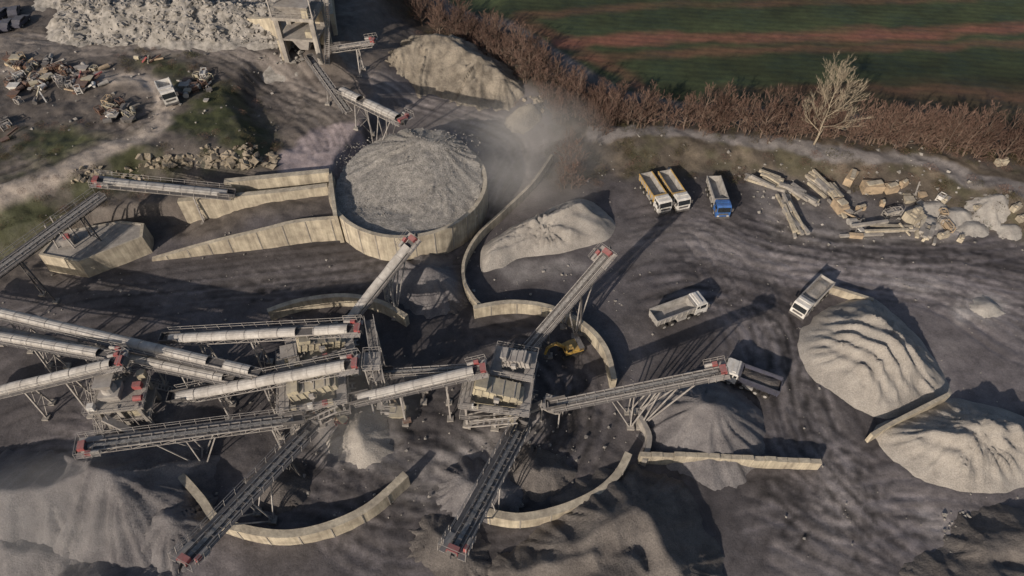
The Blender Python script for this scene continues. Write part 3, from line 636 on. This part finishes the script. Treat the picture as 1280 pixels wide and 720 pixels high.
# ---------------------------------------------------------------- primary crusher building
mb=MB(); g=G(385,66); mb.M=frame(g,R(-6),.95)
for ix in(-1,1):
    for iy in(-1,1): mb.box((ix*3.4,iy*2.6,4),(.9,.9,9),"concrete_grey")
mb.box((0,0,8.7),(8.2,6.8,.6),"concrete_grey"); mb.box((0,0,4.4),(7.4,6,.4),"concrete_grey")
mb.box((0,3.4,4),(8,.6,8.6),"concrete"); mb.box((-4,0,2),(.5,6,4.2),"concrete")
mb.frustum((0,-.2,9.01),(3.4,3),(6.5,5.6),2.0,"steel"); 
for ix in(-1,1):
    for iy in(-1,1): mb.beam((ix*3.9,iy*3.1,9.0),(ix*3.9,iy*3.1,13),.22,.22,"steel")
mb.box((-2,0,13.1),(4.4,6.6,.12),"steel_dark"); mb.box((-2,3.2,11.6),(4,.1,2.8),"cream"); mb.box((-2.5,1.6,10.3),(2.4,2.2,2.5),"cream"); mb.box((2.6,-2.7,9.8),(1.2,1.1,1.5),"cream"); rails(mb,-4.1,4.1,-3.3,3.3,9.05)
mb.frustum((0,-.5,1.4),(1.6,1.6),(3.8,3.4),2.8,"steel"); mb.box((2,-1.8,5.2),(1.2,1,1.2),"cream"); stair(mb,(5,-3.8,0),(5,3,9))
mb.done("primary_crusher_building")
wall("wing_wall",[G(310,40,3),G(330,44,3.5),G(352,52,5)],.8); wall("wing_wall",[G(415,0,4.5),G(420,45,4.5)],.8)
# ---------------------------------------------------------------- TRUCKS
def wheel(mb,x,y,r=.52,w=.36):
    mb.tube((x,y-w/2,r),(x,y+w/2,r),r,r,"tyre",16); s_=1 if y>0 else -1
    mb.tube((x,y+s_*w/2,r),(x,y+s_*(w/2+.03),r),r*.5,r*.45,"bedgrey",10)
def tipper(p,yaw,cab="white",bed="bedgrey",load=None,name="tipper_truck",L_=8.6,rim=None,scl=.94):
    rim=rim or bed
    mb=MB(); mb.M=frame(p,yaw,scl); f=L_/2
    for s_ in(-1,1): mb.box((-.1,s_*.45,.95),(L_-.8,.16,.28),"steel_dark")
    for x in(f-1.35,f-3.1,-f+2.6,-f+1.25):
        mb.tube((x,-1,.52),(x,1,.52),.1,.1,"steel_dark",6)
        for s_ in(-1,1): wheel(mb,x,s_*1.05,w=.34 if x>0 else .5)
    x0=f-2.15;x1=f
    mb.prism([(x0,.75),(x1-.05,.55),(x1,1.2),(x1-.05,1.75),(x1-.28,2.75),(x1-.5,2.95),(x0+.15,3.0),(x0,2.8)],-1.22,1.22,cab)
    mb.prism([(x1-.035,1.78),(x1+.0,1.8),(x1-.22,2.66),(x1-.26,2.66)],-1.1,1.1,"glass")
    for s_ in(-1,1):
        mb.box((x0+1.2,s_*1.225,2.2),(.95,.04,.7),"glass"); mb.box((x0+.35,s_*1.225,2.3),(.4,.04,.5),"glass")
        mb.box((x1-.1,s_*1.45,2.2),(.12,.3,.65),"steel_dark"); mb.box((x1+.01,s_*.85,.95),(.06,.4,.22),"white")
        mb.box((x0+.9,s_*1.2,.85),(1.0,.16,.25),"steel_dark")
        mb.box((0,s_*.95,.85),(1.5,.5,.55),"bedgrey")
    mb.box((x1+.02,0,.62),(.22,2.4,.32),"steel_dark"); mb.box((x1+.01,0,1.35),(.05,1.7,.35),"steel_dark")
    mb.box((x0+.7,0,3.1),(.5,2.0,.16),cab); mb.box((x0-.12,0,1.9),(.18,2.2,1.9),"steel_dark")
    bx0=-f;bx1=x0-.35; bl=bx1-bx0; zc=1.25
    mb.box(((bx0+bx1)/2,0,zc+.06),(bl,2.1,.12),bed)
    for s_ in(-1,1):
        mb.add([(bx0,s_*1.05,zc),(bx1,s_*1.05,zc),(bx1+.1,s_*1.25,zc+1.35),(bx0-.12,s_*1.25,zc+1.35),(bx0,s_*.98,zc),(bx1,s_*.98,zc),(bx1+.1,s_*1.17,zc+1.35),(bx0-.12,s_*1.17,zc+1.35)],[(0,1,2,3),(7,6,5,4),(3,2,6,7),(0,3,7,4),(1,5,6,2)],bed)
        mb.beam((bx0-.12,s_*1.23,zc+1.38),(bx1+.1,s_*1.23,zc+1.38),.16,.14,rim)
        for i in range(7): x=bx0+.25+i*(bl-.4)/6; mb.beam((x,s_*1.1,zc),(x,s_*1.3,zc+1.33),.12,.1,rim,Vector((1,0,0)))
    mb.prism([(bx1,zc),(bx1+.08,zc),(bx1+.25,zc+1.55),(bx1+.17,zc+1.55)],-1.2,1.2,rim); mb.box((bx1+.45,0,zc+1.6),(.8,2.4,.07),rim)
    mb.prism([(bx0-.0,zc),(bx0-.08,zc),(bx0-.2,zc+1.3),(bx0-.12,zc+1.3)],-1.18,1.18,bed)
    for i in(-1,0,1): mb.box((bx0-.17,i*.8,zc+.65),(.1,.1,1.25),bed)
    if load:
        n=9; vs=[];
        for i in range(n):
            for j in range(5):
                u=i/(n-1);w=j/4; z=zc+.85+.5*math.sin(math.pi*u)*math.sin(math.pi*w)*(1+.4*math.sin(u*9))+random.uniform(-.05,.05)
                vs.append((bx0+.05+u*(bl-.1),-1.12+w*2.24,z))
        mb.add(vs,[(i*5+j,(i+1)*5+j,(i+1)*5+j+1,i*5+j+1) for i in range(n-1) for j in range(4)],load)
    return mb.done(name)
def yawof(u0,v0,u1,v1): a=G(u0,v0);b_=G(u1,v1); return math.atan2(b_.y-a.y,b_.x-a.x)
tipper(G(817,249),yawof(806,230,828,264),"white","bedgrey",rim="yellow",scl=.9)
tipper(G(840,246),yawof(829,227,851,261),"white","bedgrey",rim="yellow",scl=.9)
tipper(G(895,254),yawof(888,235,900,271),"blue","bedgrey",scl=.9)
tipper(G(846,396),yawof(815,402,876,380),"white","bedgrey")
tipper(G(1011,379),yawof(1025,362,998,390),"white","bedgrey",load="gravel",scl=.88)
tipper(G(934,481),yawof(958,484,912,468),"white","navy",load="gravel_dark",L_=7.6)
tipper(G(213,124),yawof(208,112,218,134),"white","white",L_=5.4,name="small_truck")
def car(p,yaw,c):
    mb=MB(); mb.M=frame(p,yaw)
    mb.prism([(-2.2,.35),(2.2,.35),(2.25,.75),(1.2,.95),(.6,1.42),(-1.1,1.45),(-1.9,.98),(-2.2,.9)],-.85,.85,c)
    for s_ in(-1,1):
        mb.box((-.25,s_*.86,1.15),(1.7,.03,.32),"glass")
        for x in(-1.35,1.4): wheel(mb,x,s_*.78,.33,.22)
    mb.prism([(1.15,.98),(1.19,.98),(.62,1.42),(.58,1.4)],-.75,.75,"glass"); mb.done("parked_car")
for u,v,c in [(4,20,"navy"),(12,34,"navy"),(20,18,"navy"),(-4,38,"blue"),(28,30,"navy")]: car(G(u,v),random.uniform(1,2),c)
mb=MB(); mb.M=frame(G(712,440),R(200),.7)
for s_ in(-1,1): mb.prism([(-1.9,.1),(1.9,.1),(2.2,.45),(1.9,.85),(-1.9,.85),(-2.2,.45)],s_*1.15-.3,s_*1.15+.3,"tyre")
mb.tube((0,0,.8),(0,0,1.1),.8,.8,"steel_dark",14); mb.prism([(-2.3,1.1),(1.3,1.1),(1.3,1.6),(-.2,2.1),(-2.3,2.0)],-1.3,1.3,"yellow")
mb.prism([(-.1,1.6),(1.5,1.6),(1.45,2.4),(1.1,3.0),(-.1,3.0)],.35,1.28,"yellow"); mb.box((.6,1.29,2.4),(1,.04,.8),"glass"); mb.box((1.47,.8,2.4),(.05,.7,.8),"glass"); mb.box((-1.9,0,1.8),(1,2.6,.9),"steel_dark")
mb.beam((1,-.3,1.7),(2.9,-.3,3.9),.4,.55,"yellow"); mb.beam((2.9,-.3,3.9),(4.6,-.3,3.3),.38,.5,"yellow"); mb.beam((4.6,-.3,3.4),(5,-.3,1.3),.32,.42,"yellow"); mb.tube((1.6,-.3,1.9),(3,-.3,3.4),.09,.09,"bedgrey",8)
mb.prism([(4.6,1.4),(5.3,1.3),(5.5,.7),(5.0,.2),(4.5,.5)],-.75,.15,"steel_dark"); mb.done("excavator")
# ---------------------------------------------------------------- beams, blocks, scrap, rocks
def beams(area,n,ang,name,m="concrete_grey",lo=3,hi=5.5):
    mb=MB(); (u0,v0,u1,v1)=area
    for i in range(n):
        t=random.random(); p=G(u0+(u1-u0)*t+random.uniform(-6,6),v0+(v1-v0)*t+random.uniform(-5,5),.3+random.choice([0,.5,.0,.9])); l=random.uniform(lo,hi); a=ang+random.gauss(0,.12)
        mb.box(p,(l,random.uniform(.35,.7),random.uniform(.3,.5)),m if random.random()<.6 else "concrete",a,random.uniform(-.05,.05),random.uniform(-.08,.08))
    mb.done(name)
beams((940,225,985,238),20,R(-35),"concrete_beam_stack",lo=2.5,hi=4.5); beams((975,238,1010,250),16,R(-50),"concrete_beam_stack",lo=2.5,hi=4.5); beams((1012,228,1050,246),22,R(-65),"concrete_beam_stack",lo=2.5,hi=4.5)
beams((983,262,995,292),22,R(-82),"concrete_beam_stack",lo=3.5,hi=6); beams((1068,293,1140,286),6,R(4),"concrete_beam_stack",lo=5,hi=8)
beams((1145,288,1165,300),14,R(60),"concrete_beam_stack",lo=1.5,hi=3); beams((1040,240,1050,268),12,R(-80),"concrete_beam_stack",lo=2,hi=3.5)
mb=MB()
for u,v,dx,dy,dz,rz in[(1062,226,3,1.3,1.4,.9),(1088,238,3.2,1.8,1.6,.0),(1112,238,2,1.5,1.2,.2),(1140,276,2.4,2.2,1.6,.4),(1140,275,1,1,2.4,.4),(1048,262,1.6,2.4,1.6,.2),(1128,232,1.2,.9,1,.5),(1178,296,1.6,.8,.8,.3),(1200,300,1,.8,.7,.9),(1075,262,1.4,.7,.8,.2),(1102,256,1,.7,.7,1.2),(1250,205,1.8,1,1,.2),(1268,262,1.5,.9,.9,.5),(1220,262,1,.8,.8,.1),(1180,252,1.2,.7,.7,.8),(1275,275,1,1,.8,.3)]:
    p=G(u,v); mb.box((p.x,p.y,p.z+dz/2-.1),(dx,dy,dz),"tanblock" if u<1130 else "concrete",rz); mb.box((p.x+.1,p.y,p.z+dz+.05),(dx*.8,dy*.5,.25),"concrete",rz+.2)
mb.done("concrete_blocks")
def scrap(u0,v0,u1,v1,n,name="scrap_heap",cols=None):
    mb=MB()
    for i in range(n):
        p=G(random.uniform(u0,u1),random.uniform(v0,v1)); k=random.random(); c=random.choice(cols or ["rust","rust","rust","white","bedgrey","steel_dark","steel_dark","cream","steel","steel","tanblock"]+(["red"] if random.random()<.35 else [])); a=random.random()*3.1; q=Vector((math.cos(a),math.sin(a),0)); z=Vector((0,0,1))
        if k<.25:
            l=random.uniform(1.2,3.2); mb.beam(p+z*.2,p+q*l+z*random.uniform(.2,1.3),.2,.25,c)
        elif k<.45:
            mb.tube(p+z*.5,p+q*random.uniform(.6,2.)+z*.5,random.uniform(.2,.55),.4,c,10)
        elif k<.65:
            s_=random.uniform(.5,1.4); mb.frustum(p,(s_*.6,s_*.5),(s_*1.5,s_*1.2),s_*.8,c,(.2,.1))
        elif k<.85:
            l=random.uniform(1.,2.2); r=Vector((-q.y,q.x,0)); cs=[p,p+q*l,p+q*l+r*.9,p+r*.9]
            for j in range(4): mb.beam(cs[j]+z*.2,cs[(j+1)%4]+z*.2,.1,.1,c); mb.beam(cs[j]+z*.0,cs[j]+z*1.1,.1,.1,c); mb.beam(cs[j]+z*1.1,cs[(j+1)%4]+z*1.1,.1,.1,c)
            mb.box(p+q*l/2+r*.45+z*.6,(l*.6,.7,.6),c,a)
        else: mb.box(p+z*.3,(random.uniform(.6,2.),random.uniform(.5,1.1),random.uniform(.1,.7)),c,a,random.uniform(-.2,.2),random.uniform(-.2,.2))
    mb.done(name)
GC=["bedgrey","concrete_grey","concrete","steel","steel_dark","tanblock","white"]
scrap(15,75,75,110,60); scrap(75,85,125,118,44); scrap(130,132,172,156,34); scrap(10,108,60,135,16); scrap(0,70,25,85,8); scrap(225,95,262,128,20); scrap(175,72,190,82,6); scrap(0,150,14,180,7); scrap(1055,252,1075,300,10,cols=GC); scrap(360,508,520,530,16,"spare_parts"); scrap(1100,240,1200,300,14,cols=GC)
def stones(name,spots,m="rock"):
    mb=MB()
    for (u0,v0,u1,v1,n,r0,r1,hf) in spots:
        for i in range(n):
            p=G(random.uniform(u0,u1),random.uniform(v0,v1)) if hf is None else None
            r=r0+(r1-r0)*random.random()**3
            if p is None:
                for _ in range(8):
                    q=P(random.uniform(u0,u1),random.uniform(v0,v1),hf[1]); z=hf[0](q.x,q.y)
                    if z>hf[2]: break
                p=Vector((q.x,q.y,z))
            mb.rock((p.x,p.y,p.z+r*.2),r,m)
    mb.done(name)
stones("rubble_rocks",[(72,-20,355,50,2900,.15,.8,(hf_rub,7.5,5.8)),(340,55,380,80,30,.3,.8,None)])
stones("stockpile_stones",[(418,168,602,262,1500,.07,.2,(hf_round,5.4,2.0))],"gravel_coarse")
stones("embankment_rocks",[(175,194,345,210,170,.3,1.0,None),(90,210,180,228,60,.2,.7,None),(250,182,330,194,60,.2,.7,None),(655,120,685,140,30,.3,1.0,None)],"rock_warm")
stones("loose_stones",[(760,260,1280,420,90,.08,.22,None),(940,205,1180,310,160,.1,.45,None),(180,440,800,650,420,.08,.3,None),(700,170,1280,260,160,.1,.5,None),(0,60,350,200,160,.1,.4,None),(980,400,1280,700,70,.07,.22,None),(560,280,780,380,70,.08,.35,None),(1010,370,1040,360,12,.2,.5,None),(0,260,420,400,90,.08,.3,None),(1180,640,1280,720,160,.1,.4,None)])
# ---------------------------------------------------------------- VEGETATION
def tree(h,wd,mt,seed,n1=11,tw=.02,lv=3,mb=None,r0=None,n3=6):
    rd=random.Random(seed); mb=mb or MB(); r0=r0 or h*.018
    pts=[Vector((0,0,-.2))]
    for i in range(6): pts.append(pts[-1]+Vector((rd.gauss(0,.03)*h*.5,rd.gauss(0,.03)*h*.5,h*.9/6)))
    rad=lambda t: r0*(1-t)**.8+.015
    for i in range(6): mb.tube(pts[i],pts[i+1],rad(i/6),rad((i+1)/6),mt[0],5,False)
    def on(t): k=min(int(t*6),5); return pts[k].lerp(pts[k+1],t*6-k)
    def rv(): return Vector((rd.gauss(0,1),rd.gauss(0,1),rd.gauss(0,.8))).normalized()
    def br(p,d,l,r,k):
        m_=p+d*l*.5+rv()*l*.05; d2=(d+Vector((0,0,.22))+rv()*.12).normalized(); e=m_+d2*l*.5
        if k>=lv:
            sd=d.cross(rv()).normalized()*tw; mb.add([p-sd,p+sd,e],[(0,1,2)],mt[1]); return
        mb.tube(p,m_,r,r*.75,mt[0],3,False); mb.tube(m_,e,r*.75,r*.35,mt[0],3,False)
        n=n3 if k>=2 else 6
        for i in range(n):
            t=.25+.75*(i+rd.random())/n; b0=p.lerp(m_,t*2) if t<.5 else m_.lerp(e,t*2-1)
            nd=(d2+rv()*.62+Vector((0,0,.15))).normalized(); br(b0,nd,l*rd.uniform(.4,.6),max(r*.45,.008),k+1)
    for i in range(n1):
        t=.16+.84*(i+rd.random())/n1; a=i*2.4+rd.random(); el=.45+.75*t
        d=Vector((math.cos(a)*math.cos(el),math.sin(a)*math.cos(el),math.sin(el)))
        l=wd*(1.05-.55*abs(t-.4)/.6)*rd.uniform(.75,1.15); br(on(t*.98),d,l,rad(t)*.6,1)
    return mb
def proto(mb,name):
    me=bpy.data.meshes.new(name); me.from_pydata([tuple(v) for v in mb.v],[],mb.f)
    for n in mb.ml: me.materials.append(MATS[n])
    me.polygons.foreach_set("material_index",mb.m); me.update(); return me
protos=[]
for s_ in range(7):
    mb=MB()
    tree(random.uniform(5.2,7.4),random.uniform(2.0,2.6),("bark","twig"),s_*10,12,.028,3,mb)
    mb.M=Matrix.Translation((random.uniform(-1.2,1.2),random.uniform(-1.2,1.2),0)); tree(random.uniform(2.4,3.6),1.6,("bark","twig"),s_*10+3,8,.03,3,mb)
    protos.append(proto(mb,"bare_tree_mesh"))
def shrubm(seed,mt="shrub"):
    rd=random.Random(seed); mb=MB()
    for i in range(260):
        a=rd.random()*6.28;r=rd.random()**.6;z=rd.random()*.9*(1-r*r*.7); p=Vector((math.cos(a)*r,math.sin(a)*r,z)); s_=rd.uniform(.05,.13)
        d1=Vector((rd.gauss(0,1),rd.gauss(0,1),rd.gauss(0,1))).normalized()*s_; d2=Vector((rd.gauss(0,1),rd.gauss(0,1),rd.gauss(0,1))).normalized()*s_
        mb.add([p,p+d1,p+d2],[(0,1,2)],mt)
    return proto(mb,"shrub_mesh")
sh=[shrubm(1),shrubm(2),shrubm(3,"twig"),shrubm(4),shrubm(5,"twig")]
def group(name,places,meshes,s0,s1):
    e=bpy.data.objects.new(name,None); sc.collection.objects.link(e)
    for i,p in enumerate(places):
        o=bpy.data.objects.new("plant_%d"%i,random.choice(meshes)); o.location=p; k=random.uniform(s0,s1); o.scale=(k*random.uniform(.9,1.2),k*random.uniform(.9,1.2),k); o.rotation_euler=(0,0,random.random()*6.28); o.parent=e; sc.collection.objects.link(o)
def along(l,z,n,w):
    pts=smooth(PP(l,z),20); out=[]
    for i in range(n):
        p=random.choice(pts)+Vector((random.uniform(-1,1)*w,random.uniform(-1,1)*w,0)); p.z=Hs(p.x,p.y); out.append(p)
    return out
group("hedgerow_trees",along([(745,150),(900,160),(1050,170),(1180,184),(1300,204),(1420,224)],2.5,165,2.0),protos,.75,1.25)
group("hedgerow_trees",along([(470,-15),(560,22),(620,55),(680,100),(725,140),(745,150)],3,125,3.4),protos,.6,1.15)
group("hedgerow_trees",along([(700,150),(715,190),(712,228)],1.5,16,1.4),protos,.6,.95)
group("shrubs",along([(740,152),(900,163),(1050,173),(1180,187),(1300,207)],2.5,150,2.4)+along([(760,190),(900,200),(1100,215),(1280,262)],2,110,3.5)+along([(500,0),(600,50),(690,120),(720,200)],3,180,4.5)+along([(1180,180),(1280,205),(1400,225)],2.5,40,2),sh,.5,1.3)
group("shrubs",along([(0,260),(120,228),(200,205),(330,170)],6,110,3.5)+along([(0,180),(90,180)],6,40,5)+along([(150,80),(240,80),(300,130)],6,60,4)+along([(100,20),(300,5)],9,30,4),sh,.4,1.0)
mb=tree(14.0,5.4,("twig_pale","twig_pale"),77,17,.024,4,None,.15,6); mb.M=None; o=mb.done("bare_tree"); g=G(1018,182)
mbx=np.array([v.co for v in o.data.vertices]); i=mbx[:,2].argmin(); o.location=(g.x-mbx[i,0],g.y-mbx[i,1],g.z-.1)
# ---------------------------------------------------------------- LIGHT
sd_=Vector((.57,.82,0)).normalized(); EL=R(25)
sun=bpy.data.objects.new("sun",bpy.data.lights.new("sun",'SUN')); sc.collection.objects.link(sun)
sun.data.energy=4.1; sun.data.angle=R(.6); sun.data.color=(1,.87,.73)
dv=Vector((sd_.x*math.cos(EL),sd_.y*math.cos(EL),-math.sin(EL))); sun.rotation_euler=dv.to_track_quat('-Z','Y').to_euler()
w=bpy.data.worlds.new("World"); sc.world=w; w.use_nodes=True; nt=w.node_tree
sk=nt.nodes.new("ShaderNodeTexSky"); sk.sky_type='NISHITA'; sk.sun_disc=False; sk.sun_elevation=EL; sk.sun_rotation=math.atan2(-sd_.x,-sd_.y); sk.dust_density=2.5
bg=nt.nodes["Background"]; bg.inputs["Strength"].default_value=.08; nt.links.new(sk.outputs[0],bg.inputs["Color"])
# dust hanging over the plant and haul road (real participating medium)
def dust(p,r,dens,seed):
    bpy.ops.mesh.primitive_uv_sphere_add(segments=20,ring_count=12,location=p); o=bpy.context.object; o.name="dust_cloud"; o.scale=r
    m=bpy.data.materials.new("dust_cloud"); m.use_nodes=True; nt=m.node_tree; N=nt.nodes; L=nt.links; N.remove(N["Principled BSDF"])
    v=N.new("ShaderNodeVolumePrincipled"); v.inputs["Color"].default_value=(.93,.91,.89,1); v.inputs["Anisotropy"].default_value=-.1
    tc=N.new("ShaderNodeTexCoord"); ln=N.new("ShaderNodeVectorMath"); ln.operation='LENGTH'; L.new(tc.outputs["Object"],ln.inputs[0])
    f=N.new("ShaderNodeMapRange"); f.inputs[1].default_value=1; f.inputs[2].default_value=.1; f.inputs[3].default_value=0; f.inputs[4].default_value=1; L.new(ln.outputs["Value"],f.inputs[0])
    n=N.new("ShaderNodeTexNoise"); n.inputs["Scale"].default_value=1.8; n.inputs["Detail"].default_value=4; n.noise_dimensions='4D'; n.inputs["W"].default_value=seed; L.new(tc.outputs["Object"],n.inputs["Vector"])
    g=N.new("ShaderNodeMapRange"); g.inputs[1].default_value=.36; g.inputs[2].default_value=.75; g.inputs[3].default_value=0; g.inputs[4].default_value=dens; L.new(n.outputs["Fac"],g.inputs[0])
    mu=N.new("ShaderNodeMath"); mu.operation='MULTIPLY'; L.new(f.outputs[0],mu.inputs[0]); L.new(g.outputs[0],mu.inputs[1]); L.new(mu.outputs[0],v.inputs["Density"]); L.new(v.outputs[0],N["Material Output"].inputs["Volume"])
    o.data.materials.append(m)
dust(P(650,185,6),(17,17,7),.15,1.3); dust(P(60,650,4),(13,9,5),.13,4.2); dust(P(440,500,5),(9,8,6),.06,7.7)
sc.view_settings.view_transform='Standard'; sc.view_settings.look='None'; sc.view_settings.exposure=0
print("OBJ",len(bpy.data.objects),"gverts",nx*ny)
